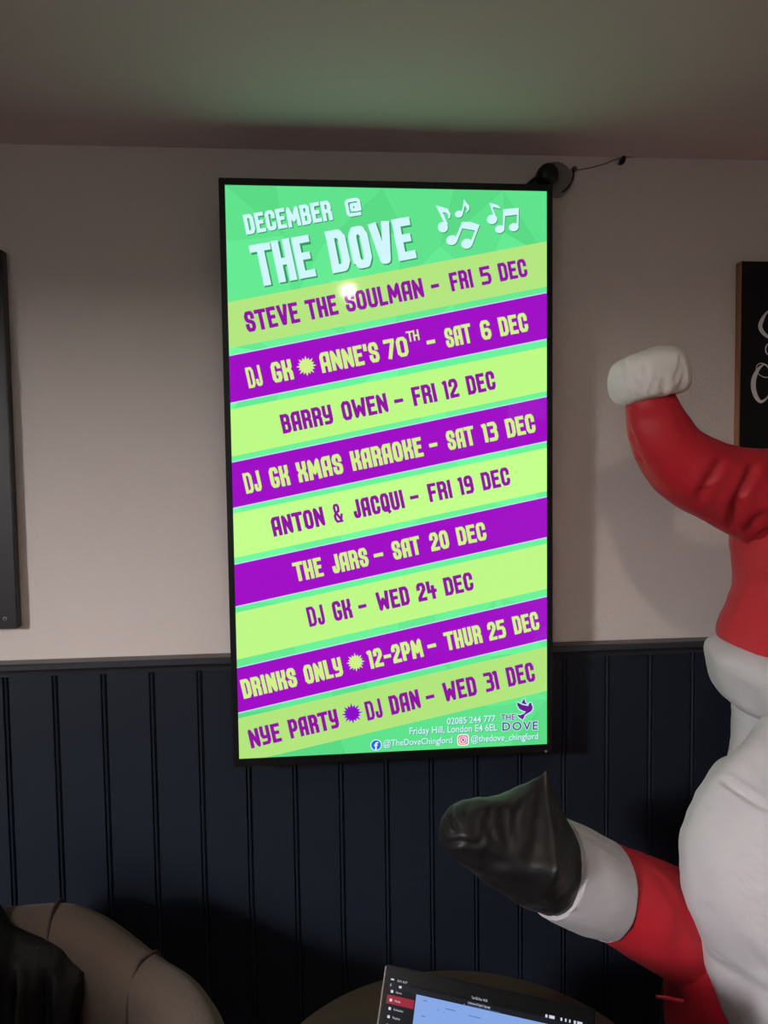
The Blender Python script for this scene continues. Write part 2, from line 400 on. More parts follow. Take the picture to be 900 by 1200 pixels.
def glyph(ch, o_, eu, ev, W, H, t, col, lay, sh=None):
    """one character: o_ bottom-left, eu/ev unit axes on the display, W advance width, H cap height, t stroke width"""
    def P(x, y): return o_ + eu*(t/2 + x*max(0, W-t)) + ev*(t/2 + y*(H-t))
    def jit(): return 1 + random.uniform(-.07, .07)
    for st in GL[ch][1]:
        pp = [P(*q) for q in st]
        if ch == '1': pp[0] = pp[1] - eu*t*.35 - ev*t*.1
        n = len(pp)
        for i in range(n-1):
            a, b_ = pp[i], pp[i+1]; d = (b_-a)
            if d.length < 1e-7: continue
            d = d.normalized(); nn = Vector((-d.y, d.x))
            ea = t/2 if i == 0 else 0; eb = t/2 if i == n-2 else 0
            h1, h2 = t/2*jit(), t/2*jit(); g1, g2 = t/2*jit(), t/2*jit()
            poly([a-d*ea+nn*h1, b_+d*eb+nn*h2, b_+d*eb-nn*g2, a-d*ea-nn*g1], col, lay)
            if 0 < i:
                d0 = (pp[i]-pp[i-1]).normalized(); cs = d0.dot(d)
                if cs < .3 and ch in 'EFBDPRLTN257HM4A':     # crisp outer corner
                    sg = 1 if d0.x*d.y-d0.y*d.x < 0 else -1
                    n0 = Vector((-d0.y, d0.x))
                    if cs > -.2: poly([a, a+n0*sg*t/2, a+(n0+nn)*sg*t/2, a+nn*sg*t/2], col, lay)
                    else: poly([a, a+n0*sg*t/2, a+(d0-d).normalized()*t*.62, a+nn*sg*t/2], col, lay)
                else:
                    poly([a + Vector((math.cos(k*PI/5), math.sin(k*PI/5)))*t/2 for k in range(10)], col, lay)
def word(s, p0, p1, H, col, lay, tf=.188, shadow=None, vdir=None, t_k=.37):
    """word s with its baseline from display point p0 to p1"""
    eu = (p1-p0).normalized(); ev = Vector((-eu.y, eu.x))
    n = len(s)
    t = min(H*tf, t_k*(p1-p0).length/sum(.45 if q in 'I1' else 1 for q in s)) if n > 1 else (H*.13 if s == '&' else min(H*tf, .36*(p1-p0).length) if s in '0123456789' else H*tf); gap = t*.34
    fl = [GL[ch][0] for ch in s]
    fixed = n*t + (n-1)*gap; k = ((p1-p0).length - fixed)/max(1e-6, sum(fl))
    if len(s) == 1 and fl[0] == 0: k = 0
    x = 0
    for ch, f_ in zip(s, fl):
        W = t + f_*k
        o_ = p0 + eu*x + ev*random.uniform(-.012, .012)*H
        if shadow: glyph(ch, o_ + Vector((shadow[1], -shadow[1])), eu, ev, W, H, t*1.12, shadow[0], lay-.6)
        glyph(ch, o_, eu, ev, W, H, t, col, lay)
        x += W + gap
def line(bl, tl, br, tr, words, col, lay=4, tf=.188, shadow=None):
    """a line of words: bl/br baseline ends and tl/tr cap ends (photo), words = (text, x0, x1 photo)"""
    A, B_ = scr(*bl), scr(*br); H0 = (scr(*tl)-A).length; H1 = (scr(*tr)-B_).length
    for s, x0_, x1_ in words:
        def on(x):
            f_ = (x-bl[0])/(br[0]-bl[0]); return scr(x, bl[1] + f_*(br[1]-bl[1])), f_
        a, fa = on(x0_); b_, fb = on(x1_)
        word(s, a, b_, H0 + (H1-H0)*(fa+fb)/2, col, lay, tf, shadow)
# word extents are given where they meet the baseline
line((290, 390), (286.3, 365.5), (619, 323.7), (616, 302.7), [('STEVE', 290, 352.5), ('THE', 362, 397.5), ('SOULMAN', 407, 498), ('-', 507, 516.5), ('FRI', 529.5, 555.5), ('5', 565, 577), ('DEC', 586.5, 619)], 'purple_ink')
line((292, 455), (287, 431), (620, 388), (616, 366), [('DJ', 292, 309), ('GK', 321, 345), ("ANNE'S", 378, 446), ('70', 453, 480), ('-', 502, 512), ('SAT', 524, 554), ('6', 565.5, 577), ('DEC', 587, 620)], 'lime_ink')
line((332, 508.4), (327.5, 486), (582, 456), (579, 434), [('BARRY', 332, 391.5), ('OWEN', 403, 456), ('-', 464, 474.5), ('FRI', 485.5, 513), ('12', 523, 539), ('DEC', 549, 582)], 'purple_ink')
line((289, 579), (284.5, 555), (628.5, 506), (626, 484), [('DJ', 289, 308), ('GK', 319, 341), ('XMAS', 351, 403.5), ('KARAOKE', 414, 497), ('-', 505, 514.5), ('SAT', 526, 557.5), ('13', 569, 585), ('DEC', 595, 628.5)], 'lime_ink')
line((321, 629), (317, 606.5), (599, 568), (596, 547), [('ANTON', 321, 382), ('&', 393, 403), ('JACQUI', 416, 475), ('-', 482.5, 492.5), ('FRI', 504, 531), ('19', 541, 556.5), ('DEC', 566.5, 599)], 'purple_ink')
line((347.5, 682), (342, 660), (571, 632), (568, 611), [('THE', 347.5, 380), ('JARS', 391, 433), ('-', 440, 451), ('SAT', 462, 494), ('20', 506, 527.5), ('DEC', 537.5, 571)], 'lime_ink')
line((363, 735), (358.5, 712), (556, 691), (553, 670), [('DJ', 363, 382), ('GK', 392.5, 414), ('-', 422, 431.5), ('WED', 444, 481.5), ('24', 491, 513), ('DEC', 522.5, 556)], 'purple_ink')
line((286, 819), (281.8, 796.7), (633, 737), (630, 716), [('DRINKS', 286, 349.5), ('ONLY', 359, 403), ('12-2PM', 435, 497), ('-', 503, 513), ('THUR', 524, 566), ('25', 574, 594), ('DEC', 603.5, 633)], 'lime_ink')
line((294.5, 877), (290.5, 855), (628, 797.5), (625, 775), [('NYE', 294.5, 331), ('PARTY', 341, 398.5), ('DJ', 431, 449.5), ('DAN', 459, 494), ('-', 501, 511), ('WED', 522, 560), ('31', 570, 586), ('DEC', 596, 628)], 'purple_ink')
line((478, 401), (477.5, 388), (492, 398.5), (491, 386.5), [('TH', 478, 492)], 'lime_ink', tf=.15)
line((289, 275.5), (283.5, 250.7), (425, 251.5), (422, 231), [('DECEMBER', 289, 390.5), ('@', 407, 425)], 'white_ink', tf=.188, shadow=('ink_shadow', .0016))
line((305, 336), (297, 287), (488.5, 302.5), (481, 253.5), [('THE', 303, 371), ('DOVE', 390, 488.5)], 'white_ink', tf=.2, shadow=('ink_shadow', .0026))
def burst(px, py, rp, col):
    c_ = scr(px, py); R_ = (scr(px+rp, py)-c_).length; pts = []
    for k in range(32):
        rr = R_*(1.0 if k % 4 == 0 else .86) if k % 2 == 0 else R_*.62
        pts.append(c_ + Vector((math.cos(k*PI/16+.1), math.sin(k*PI/16+.1)))*rr)
    for i in range(32): poly([c_, pts[i], pts[(i+1) % 32]], col, 4)
burst(359, 429, 12, 'lime_ink'); burst(416.7, 776, 11, 'lime_ink'); burst(412.6, 836, 12.5, 'violet')
# music notes (photo outlines of each mark, on the display surface)
def mark(pts, col='white_ink', lay=4, sh=True):
    q = [scr(*p) for p in pts]
    if sh: tri(sb, [p + Vector((.0014, -.0018)) for p in q], 'ink_shadow', lay-.6)
    tri(sb, q, col, lay)
def tri(sbm, q, col, lay):
    from mathutils.geometry import tessellate_polygon
    for t3 in tessellate_polygon([[Vector((p.x, p.y, 0)) for p in q]]): poly([q[i] for i in t3], col, lay)
def zz(x, y): return (500+x/7.5, 225+y/7.5)
def head(x, y, a, b_, ang=-15):
    ang = math.radians(ang)
    return [zz(x + a*math.cos(k*PI/10)*math.cos(ang) - b_*math.sin(k*PI/10)*math.sin(ang), y + a*math.cos(k*PI/10)*math.sin(ang) + b_*math.sin(k*PI/10)*math.cos(ang)) for k in range(20)]
mark(head(142, 310, 44, 47)); mark(head(282, 195, 35, 31)); mark(head(220, 424, 50, 43)); mark(head(352, 455, 50, 44)); mark(head(574, 242, 46, 42)); mark(head(642, 327, 42, 35)); mark(head(765, 310, 43, 36))
mark([zz(*p) for p in ((80, 118), (185, 148), (210, 195), (203, 232), (188, 232), (188, 200), (170, 183), (140, 178), (187, 285), (172, 300), (150, 265))])
mark([zz(*p) for p in ((326, 64), (345, 90), (374, 125), (374, 155), (348, 184), (345, 172), (358, 150), (335, 120), (314, 205), (302, 190), (318, 130))])
mark([zz(*p) for p in ((310, 264), (380, 262), (465, 290), (400, 465), (385, 440), (424, 338), (312, 320), (268, 430), (255, 400), (300, 290))])
mark([zz(*p) for p in ((550, 96), (600, 108), (628, 118), (648, 148), (590, 134), (580, 140), (616, 235), (598, 235), (580, 190))])
mark([zz(*p) for p in ((672, 152), (810, 140), (805, 318), (790, 310), (794, 200), (688, 212), (682, 332), (668, 330)) ])

def font_mesh(txt, offset=0, spacing=1):
    cu = bpy.data.curves.new('t', 'FONT'); cu.body = txt; cu.size = 1; cu.offset = offset; cu.space_character = spacing; cu.resolution_u = 3
    o_ = bpy.data.objects.new('t', cu); C.objects.link(o_); bpy.context.view_layer.update()
    me = bpy.data.meshes.new_from_object(o_.evaluated_get(bpy.context.evaluated_depsgraph_get()))
    vs = [Vector((v.co.x, v.co.y)) for v in me.vertices]; fs = [list(p.vertices) for p in me.polygons]
    bpy.data.objects.remove(o_); bpy.data.curves.remove(cu); bpy.data.meshes.remove(me)
    return vs, fs
def small_text(txt, pa, pb, cap, col, lay=4, halo=None, shadow=None, spacing=1):
    """plain sans text along a baseline from photo pixel pa to pb, cap height in photo pixels"""
    A, B_ = scr(*pa), scr(*pb); eu = (B_-A).normalized(); ev = Vector((-eu.y, eu.x)); W = (B_-A).length
    H = (scr(pa[0], pa[1]-cap)-A).length
    v0, _ = font_mesh(txt, 0, spacing); x0_ = min(v.x for v in v0); x1_ = max(v.x for v in v0)
    for off, cl, ly, sh in ([(halo[1], halo[0], lay-.6, 0)] if halo else []) + ([(.02, shadow[0], lay-.6, shadow[1])] if shadow else []) + [(.012, col, lay, 0)]:
        vs, fs = font_mesh(txt, off, spacing)
        q = [A + eu*((v.x-x0_)/(x1_-x0_)*W) + ev*(v.y/.69*H) + Vector((sh, -sh)) for v in vs]
        for f_ in fs: poly([q[i] for i in f_], cl, ly)
fs_ = ('foot_shadow', .0009)
small_text('02085 244 777', (524, 849), (580.5, 845.5), 7.5, 'white_ink', shadow=fs_)
small_text('Friday Hill, London E4 6EL', (480, 860.5), (582.5, 856), 7.8, 'white_ink', shadow=fs_)
small_text('@TheDoveChingford', (449.5, 874.5), (530, 870.5), 7.2, 'white_ink', shadow=fs_)
small_text('@thedove_chingford', (552, 869.5), (630.5, 866), 7.2, 'white_ink', shadow=fs_)
def lz(x, y): return (575+x/13.636, 815+y/13.636)
small_text('THE', lz(165, 395), lz(385, 385), 6.6, 'logo_ink', 5, halo=('logo_halo', .07))
small_text('DOVE', lz(188, 560), lz(748, 540), 9.4, 'logo_ink', 5, halo=('logo_halo', .06), spacing=1.25)
dove = [(418, 300), (470, 315), (530, 290), (560, 255), (520, 245), (460, 215), (425, 160), (420, 105), (500, 145), (560, 160), (600, 165), (610, 130), (625, 112), (655, 118), (648, 135), (668, 175), (668, 215), (640, 255), (580, 290), (545, 310), (530, 350), (508, 385), (450, 345)]
wing = [(490, 125), (510, 80), (545, 50), (545, 95), (575, 135), (560, 145), (520, 130)]
def grow(pts, k):
    cx = sum(p[0] for p in pts)/len(pts); cy_ = sum(p[1] for p in pts)/len(pts); out = []
    n = len(pts)
    for i in range(n):
        a, b_ = Vector(pts[i-1]), Vector(pts[(i+1) % n]); t = (b_-a).normalized()
        out.append((pts[i][0] - t.y*-k, pts[i][1] + t.x*-k))
    return out
for pts in (dove, wing):
    area2 = sum(pts[i-1][0]*pts[i][1]-pts[i][0]*pts[i-1][1] for i in range(len(pts)))
    mark([lz(*p) for p in grow(pts, 16 if area2 > 0 else -16)], 'logo_halo', 4.4, False); mark([lz(*p) for p in pts], 'logo_ink', 5, False)
def disc(px, py, rp, col, lay, n=20, sq=0):
    c_ = scr(px, py); R_ = (scr(px+rp, py)-c_).length
    def f_(v): return math.copysign(abs(v)**(1 if not sq else .45), v)
    poly([c_ + Vector((f_(math.cos(2*PI*k/n)), f_(math.sin(2*PI*k/n))))*R_ for k in range(n)], col, lay)
disc(440.7, 873, 6.6, 'white', 4); disc(440.7, 873, 5.8, 'blue', 4.5)
small_text('f', (438.8, 878.3), (443.4, 878), 8.5, 'white', 5)
disc(542.6, 867, 6.8, 'white', 4, 24, 1); disc(542.6, 867, 5.6, 'pink', 4.4, 24, 1)
poly([scr(537.6, 872), scr(546, 872), scr(540, 867), scr(537.6, 865)], 'orange', 4.7)
disc(542.6, 867, 4.4, 'white', 5, 24, 1); disc(542.6, 867, 3.5, 'pink', 5.3, 24, 1); disc(542.6, 867, 2.5, 'white', 5.6); disc(542.6, 867, 1.6, 'pink', 6); disc(545.3, 864.3, .7, 'white', 6)
scr_o = obj('display', sb, [pal[k][1] for k in pal], tv)

# ---------------------------------------------------------------- boards on the wall
t = thing('notice_board', 'plain black board at the left edge of the photo, ring screw in its corner', 'board', (-.63, D, 1.27))
p1 = at(4, 292, 1.68); p2 = at(21, 737, 1.68)
XB_ = -.617
obj('panel', box(bmesh.new(), (XB_-.62, 1.683, p2.z), (XB_, D-.001, p1.z), .002), m_board_l, t)
for sx in (0, 1):
    q = at(6, 725, 1.683); bm = bmesh.new(); lathe(bm, [(.0022, 1.684), (.0024, 1.6815), (.0042, 1.6805), (.0046, 1.684)], (q.x - sx*.56, q.z), 18, 'y')
    if sx == 0: obj('ring_screw', bm, m_steel, t, True)
    else: bm.free()
t = thing('chalkboard', 'black chalkboard with pale script lettering and a thin bare wood edge, behind the red hat', 'chalkboard', (1.25, D, 1.27))
q1 = at(871, 306, 1.688); q2 = at(862, 712, 1.688)
obj('panel', box(bmesh.new(), (.9465, 1.688, q2.z), (1.62, D-.001, q1.z), .001), m_chalk_b, t)
obj('side_edge', box(bmesh.new(), (.9435, 1.6885, q2.z+.001), (.947, D-.001, q1.z-.001), .0005), m_edge, t)
bm = bmesh.new()
def stroke(pts, ws):
    pp = cat_rom([tuple(at(x, y, 1.6872)) + (w_,) for (x, y), w_ in zip(pts, ws)], 8)
    L_, R_ = [], []
    for i in range(len(pp)):
        a, b_ = Vector(pp[max(i-1, 0)][:3]), Vector(pp[min(i+1, len(pp)-1)][:3]); d = (b_-a).normalized(); nn = Vector((-d.z, 0, d.x))
        k = pp[i][3]*1.69/F/2; p = Vector(pp[i][:3]); L_.append(bm.verts.new(p+nn*k)); R_.append(bm.verts.new(p-nn*k))
    for i in range(len(pp)-1): bm.faces.new((L_[i], L_[i+1], R_[i+1], R_[i]))
def gz(x, y): return (860+x/7.5, 330+y/7.5)
stroke([gz(*p) for p in ((372, 262), (330, 245), (290, 270), (252, 330), (232, 395), (262, 455), (320, 500), (372, 545), (380, 600), (330, 650), (285, 625), (282, 575), (305, 545), (350, 540))], (1, 1.4, 2, 4.5, 5.2, 4.6, 3, 2.5, 4, 2, 1.6, 1.6, 1.2, 1))
stroke([gz(*p) for p in ((262, 728), (215, 770), (178, 850), (172, 930), (195, 1010), (240, 1055), (300, 1010), (335, 920), (330, 810), (290, 740), (235, 718), (198, 750), (215, 810), (280, 842), (370, 825))], (1.5, 4, 6, 6.2, 5.4, 3.6, 2.2, 3.8, 3.4, 1.6, 1.2, 1, 1, 1, 1))
obj('script_lettering', bm, m_chalk, t)

# ---------------------------------------------------------------- round headed fixture above the screen, cable and clip
t = thing('wall_fixture', 'small black round-headed fixture on a grey wall disc above the screen corner', 'wall fixture', at(655, 205, D))
bm = bmesh.new(); q = at(652, 209, D-.015); lathe(bm, [(.036, D), (.036, D-.012), (.032, D-.018), (.01, D-.02)], (q.x, q.z), 36, 'y'); obj('back_plate', bm, m_dkgrey, t, True)
bm = bmesh.new(); h = at(641, 206, 1.63)
for k in range(1): lathe(bm, [(.004, 1.606), (.016, 1.608), (.0215, 1.616), (.0225, 1.63), (.021, 1.648), (.012, 1.66)], (h.x, h.z), 28, 'y')
obj('head', bm, m_black, t, True)
bm = bmesh.new(); tube(bm, [(h.x, 1.64, h.z), (h.x+.008, 1.67, h.z), (q.x, D-.012, q.z)], .009)
obj('arm', bm, m_black, t, True)
bm = bmesh.new(); tube(bm, [(h.x-.006, 1.635, h.z-.006)] + [tuple(at(x, y, 1.65)) for x, y in ((627, 214), (619, 219), (610, 226))], [.014, .011, .008, .006])
obj('neck_bracket', bm, m_black, t, True)
bm = bmesh.new(); tube(bm, [tuple(p) for p in cat_rom([at(672, 199, D-.008), at(671, 210, D-.014), at(664, 221, D-.018), at(654, 227, D-.014), at(645, 228, D-.008)])], .0022, 8)
obj('drip_loop', bm, m_black, t, True)
bm = bmesh.new(); tube(bm, [tuple(p) for p in cat_rom([at(671, 200, D-.004), at(690, 197, D-.004), at(710, 191.5, D-.004), at(729, 185, D-.004), at(770, 182.5, D-.004), at(840, 183.5, D-.004), at(905, 184, D-.004)])], .0011, 8)
lathe(bm, [(.0, D), (.006, D-.002), (.006, D-.008), (0, D-.01)], tuple(at(672, 199.5, D).xz), 12, 'y')
tag(obj('cable', bm, m_cable, None, True), 'thin grey cable running from the round fixture along the top of the wall', 'cable')
bm = bmesh.new(); q = at(729, 188.5, D-.004); box(bm, (q.x-.006, D-.012, q.z-.009), (q.x+.006, D-.0005, q.z+.004), .002); box(bm, (q.x-.005, D-.008, q.z+.002), (q.x+.003, D-.001, q.z+.0115), .001)
for v in bm.verts: v.co.x += (v.co.z-q.z)*.5
tag(obj('cable_clip', bm, m_black), 'small black clip holding the cable where wall meets ceiling', 'clip')
# recessed lamp in the ceiling behind the camera, mirrored in the display
t = thing('ceiling_downlight', 'small round ceiling lamp mirrored as a bright spot in the screen', 'ceiling light', (.161, .227, CEIL))
bm = bmesh.new(); lathe(bm, [(.03, CEIL), (.045, CEIL), (.045, CEIL-.004), (.036, CEIL-.008), (.0225, CEIL-.006)], (.161, .227), 28); obj('trim_ring', bm, m_white, t, True)
bm = bmesh.new(); lathe(bm, [(.022, CEIL-.003), (.022, CEIL-.007), (.015, CEIL-.009)], (.161, .227), 24); obj('lamp_lens', bm, mat('lamp_glow', (255, 240, 220), .4, emit=(255, 236, 210), strength=9), t, True)

# ---------------------------------------------------------------- inflatable figure
FK = 1.18                                           # the figure stands this much deeper than its first sketch
def fa(px, py, Y): return at(px, py, Y*FK)
FX, FY = .83, 1.12
t = thing('inflatable_figure', 'inflatable Christmas figure in drooping red hat and white beard, raising a black mitten', 'inflatable decoration', (FX*FK, FY*FK, 0))
fig = t
NR = 72
def stack(rows, cx, cyy, fy=.9, n=NR, k=5, lob=0, nl=0):
    """body of stacked round sections; rows = (photo x of left edge, photo y[, depth factor, y shift])"""
    rs = cat_rom([(r_[0], r_[1], r_[2] if len(r_) > 2 else fy, r_[3] if len(r_) > 3 else 0.) for r_ in rows], k); out = []
    for px, py, ff, ysh in rs:
        p = fa(px, py, cyy); cyk = cyy*FK; cxk = cx*FK; rx = max(.002, cxk-p.x)
        out.append([(cxk + rx*(1+lob*math.cos(nl*a))*math.cos(a), cyk+ysh + rx*ff*(1+lob*math.cos(nl*a))*math.sin(a), p.z) for a in [2*PI*i/n for i in range(n)]])
    return out
def pairs(rows, n=NR, k=6, bulge=.25, dy=0):
    """sleeve-like body from photo edge pairs (top x,y, bottom x,y, depth, thickness factor, pinch)"""
    out = []
    for r_ in cat_rom(rows, k):
        a, b_ = fa(r_[0], r_[1], r_[4]+dy), fa(r_[2], r_[3], r_[4]+dy); c_ = (a+b_)/2; h = (a-b_)/2
        ax = Vector((h.z, 0, -h.x)).normalized()
        wv = (Vector((0, -1, 0)) + ax*bulge).normalized()*h.length*r_[5]
        out.append([c_ + h*math.cos(q) + wv*math.sin(q)*(1-r_[6]*max(0, math.cos(q))) for q in [2*PI*i/n for i in range(n)]])
    return out
# head and body hidden mostly beyond the frame
bm = bmesh.new(); rings(bm, stack([(925, 815), (905, 830), (885, 860), (880, 900), (890, 960), (930, 1000)], FX, FY, .9)); head_o = obj('head', bm, m_skin, t, True)
bm = bmesh.new(); rs = stack([(862, 1010), (835, 1050), (812, 1100), (797, 1140), (795, 1170), (794, 1200)], FX, FY, .9)
last = stack([(794, 1200), (794, 1201)], FX, FY, .9)[-1]; BX, BY = FX*FK, FY*FK; rlast = BX - fa(794, 1200, FY).x
for z_, k_ in ((.54, 1.0), (.48, .98), (.43, .92), (.39, .8)): rs.append([(BX + (x-BX)*k_, BY + (y-BY)*k_, z_) for x, y, _ in last])
rings(bm, rs); puff(bm, .006, 9, 3); coat_o = obj('coat', bm, m_red, t, True)
bm = bmesh.new(); lathe(bm, [(rlast*.95, .44), (rlast*1.0, .455), (rlast*1.0, .53), (rlast*.97, .545)], (BX, BY), 48); obj('belt', bm, m_mitt, t, True)
for s in (-1, 1):
    bm = bmesh.new(); lathe(bm, [(.05, .46), (.12, .42), (.13, .34), (.12, .2), (.1, .14)], (BX+s*.14, BY), 40); puff(bm, .006, 9, 5+s); obj('trouser_leg', bm, m_red, t, True)
    bm = bmesh.new()
    rings(bm, [[(BX+s*.145 + rx*math.cos(a), BY - .04*(1-z/.2) + ry*math.sin(a), z) for a in [2*PI*i/40 for i in range(40)]] for z, rx, ry in ((0, .09, .13), (.02, .11, .16), (.07, .11, .155), (.11, .1, .12), (.16, .105, .105), (.19, .1, .1))])
    obj('boot', bm, m_mitt, t, True)
# hat: dome with the long tail that droops left and turns up
bm = bmesh.new()
rings(bm, stack([(860, 764), (858, 752), (861, 735), (869, 715), (876, 690), (874, 660), (872, 640), (874, 610), (884, 575), (910, 545), (960, 526), (1010, 522)], FX, FY, .95))
rings(bm, pairs([(735, 468, 788, 458, 1.08, .85, 0), (735, 480, 790, 464, 1.08, .95, 0), (737, 505, 800, 483, 1.085, .95, 0), (746, 537, 815, 502, 1.09, .95, 0), (764, 566, 834, 514, 1.095, .95, 0), (792, 593, 858, 522, 1.1, .95, 0), (826, 610, 882, 525, 1.1, .95, 0), (856, 628, 910, 525, 1.11, .95, 0), (885, 640, 950, 526, 1.12, .9, 0), (930, 650, 1000, 540, 1.12, .9, 0)], bulge=0))
cf = 1.02
puff(bm, .0028, 16, 1, [([(816, 592), (826, 568), (845, 540)], .007, .012), ([(858, 622), (862, 590), (884, 543)], .007, .014), ([(874, 628), (885, 610), (903, 600)], .008, .007), ([(876, 645), (890, 628), (906, 620)], .007, .005), ([(738, 505), (744, 520)], .005, .004), ([(746, 532), (752, 545)], .005, .004), ([(740, 490), (800, 490)], .012, .002), ([(812, 565), (800, 545)], .006, .003), ([(868, 745), (880, 700), (905, 680)], .012, .004)])
hat_o = obj('hat', bm, m_red, t, True)
# pompom gathered at its neck
bm = bmesh.new(); pn = 96; out = []
pc_ = fa(761, 440, 1.08); axd = (fa(757, 412, 1.08)-fa(763, 468, 1.08)).normalized(); rt = Vector((axd.z, 0, -axd.x))
for hh, rr in [(h_*FK, r_*FK) for h_, r_ in cat_rom([(-.034, .030), (-.033, .040), (-.027, .050), (-.012, .0565), (.006, .0555), (.022, .049), (.031, .036), (.035, .018), (.0355, .004)], 6)]:
    ring = []
    fade = max(0, min(1, (.004-hh)/.036))
    for i in range(pn):
        a = 2*PI*i/pn
        q = rr*(1 + .05*fade*math.cos(13*a+.7) + .035*fade*math.cos(21*a) + .02*math.cos(3*a+1))
        hx = hh + .004*math.cos(a-.5)
        ring.append(pc_ + rt*q*math.cos(a) + Vector((0, -1, 0))*q*math.sin(a)*.92 + axd*hx)
    out.append(ring)
rings(bm, out); puff(bm, .0025, 24, 2, [([(731, 420), (733, 440), (745, 462)], .004, .004), ([(798, 418), (797, 432), (790, 446)], .004, .004), ([(757, 425), (757, 440), (752, 460)], .004, .003), ([(772, 438), (766, 450), (762, 462)], .003, .004), ([(778, 442), (773, 455)], .003, .003), ([(752, 442), (746, 452), (748, 463)], .003, .003)])
obj('pompom', bm, m_pom, hat_o, True)
# brim, hair, beard, moustache
bm = bmesh.new(); rings(bm, stack([(872, 752), (857, 758), (846, 768), (844, 780), (848, 800), (856, 817), (870, 831), (885, 838), (900, 838)], FX, FY, .97, lob=.008, nl=14))
puff(bm, .007, 10, 4, [([(872, 800), (878, 820), (888, 836)], .006, .007), ([(884, 775), (880, 800), (886, 830)], .006, .005), ([(850, 800), (862, 815)], .006, .003)])
obj('hat_brim', bm, m_white, hat_o, True)
bm = bmesh.new(); rings(bm, stack([(885, 820), (870, 832), (869, 850), (868, 875), (866, 890), (864, 920), (880, 960)], FX, FY+.03, .8)); puff(bm, .003, 12, 6); obj('hair', bm, m_white, t, True)
bm = bmesh.new()
rings(bm, stack([(905, 848, .5, .0), (897, 856, .5, 0), (885, 870, .5, 0), (872, 886, .5, 0), (856, 905, .52, 0), (843, 918, .55, 0), (834, 930, .56, 0), (827, 946, .58, 0), (821, 962, .6, 0), (811, 990, .62, 0), (806, 1028, .62, 0), (809, 1060, .62, 0), (822, 1097, .62, 0), (833, 1120, .63, 0), (837, 1150, .65, 0), (848, 1185, .69, 0), (860, 1215, .72, 0), (880, 1270, .76, 0), (930, 1320, .7, 0), (990, 1345, .35, 0)], FX-.01, FY-.10, .6, n=110))
bc = .98
puff(bm, .006, 15, 8, [([(845, 913), (865, 926), (897, 948)], .006, .012), ([(827, 945), (838, 940), (855, 931)], .005, .008), ([(840, 1018), (852, 1015), (870, 1008)], .004, .003), ([(858, 1036), (872, 1032), (893, 1026)], .005, .006), ([(828, 1046), (840, 1038)], .004, .003), ([(829, 1064), (834, 1074)], .004, .005), ([(817, 1085), (828, 1080)], .005, .004), ([(884, 1010), (888, 1000)], .004, .004), ([(828, 1122), (845, 1120)], .006, .006), ([(842, 1150), (850, 1180)], .006, .005), ([(872, 1050), (880, 1110), (898, 1150)], .012, .006), ([(893, 990), (896, 1020)], .006, .005), ([(888, 1085), (899, 1080)], .005, .005)])
beard_o = obj('beard', bm, m_white, t, True)
for s in (-1, 1):
    bm = bmesh.new(); c_ = fa(1012, 955, .86); out = []
    for i in range(17):
        th = PI*i/16; x_ = -math.cos(th)
        out.append([c_ + Vector((s*.07 + s*.055*x_, .045*math.sin(th)**.7*math.cos(q), -.01*x_*s*s - .012*(x_+1) + .036*math.sin(th)**.7*math.sin(q))) for q in [2*PI*j/28 for j in range(28)]])
    rings(bm, out); puff(bm, .003, 18, 11+s); obj('moustache', bm, m_white, beard_o, True)
    bm = bmesh.new(); e_ = fa(1012 + s*50, 878, FY-.16); bmesh.ops.create_uvsphere(bm, u_segments=16, v_segments=10, radius=.016, matrix=Matrix.Translation(e_)); obj('eye', bm, m_black, head_o, True)
bm = bmesh.new(); bmesh.ops.create_uvsphere(bm, u_segments=24, v_segments=14, radius=.03, matrix=Matrix.Translation(fa(1012, 915, FY-.19))); obj('nose', bm, m_skin, head_o, True)
# raised arm: sleeve, white cuff, black mitten
bm = bmesh.new()
rings(bm, pairs([(718, 989, 688, 1090, 1.06, .95, 0), (722, 991, 692, 1092, 1.06, .97, 0), (760, 1004, 738, 1122, 1.07, 1, 0), (800, 1019, 790, 1152, 1.09, 1, 0), (850, 1040, 835, 1175, 1.11, 1, 0), (905, 1062, 885, 1195, 1.13, 1, 0)], bulge=.28, dy=.07))
puff(bm, .003, 14, 12, [([(763, 1018), (772, 1030), (780, 1050)], .006, .005), ([(757, 1022), (764, 1038)], .005, .003), ([(735, 1085), (750, 1092), (768, 1085)], .006, .003), ([(800, 1060), (798, 1100), (792, 1140)], .01, .004), ([(725, 1000), (728, 1040), (715, 1075)], .004, .003)])
sleeve_o = obj('sleeve', bm, m_red, t, True)
bm = bmesh.new()
rings(bm, pairs([(668, 963, 630, 1068, 1.045, .97, 0), (671, 964, 633, 1070, 1.045, 1, 0), (695, 974, 660, 1083, 1.053, 1.0, 0), (722, 988, 690, 1093, 1.06, 1.0, 0), (725, 990, 693, 1094, 1.06, .96, 0)], bulge=.28, dy=.07))
puff(bm, .002, 22, 13, [([(674, 974), (700, 986), (721, 1000)], .0035, .004), ([(686, 1025), (680, 1040)], .003, .003), ([(693, 1025), (689, 1042)], .003, .003), ([(676, 1028), (672, 1038)], .003, .0025), ([(668, 1060), (680, 1075)], .004, .003)])
obj('cuff', bm, m_white, sleeve_o, True)
bm = bmesh.new()
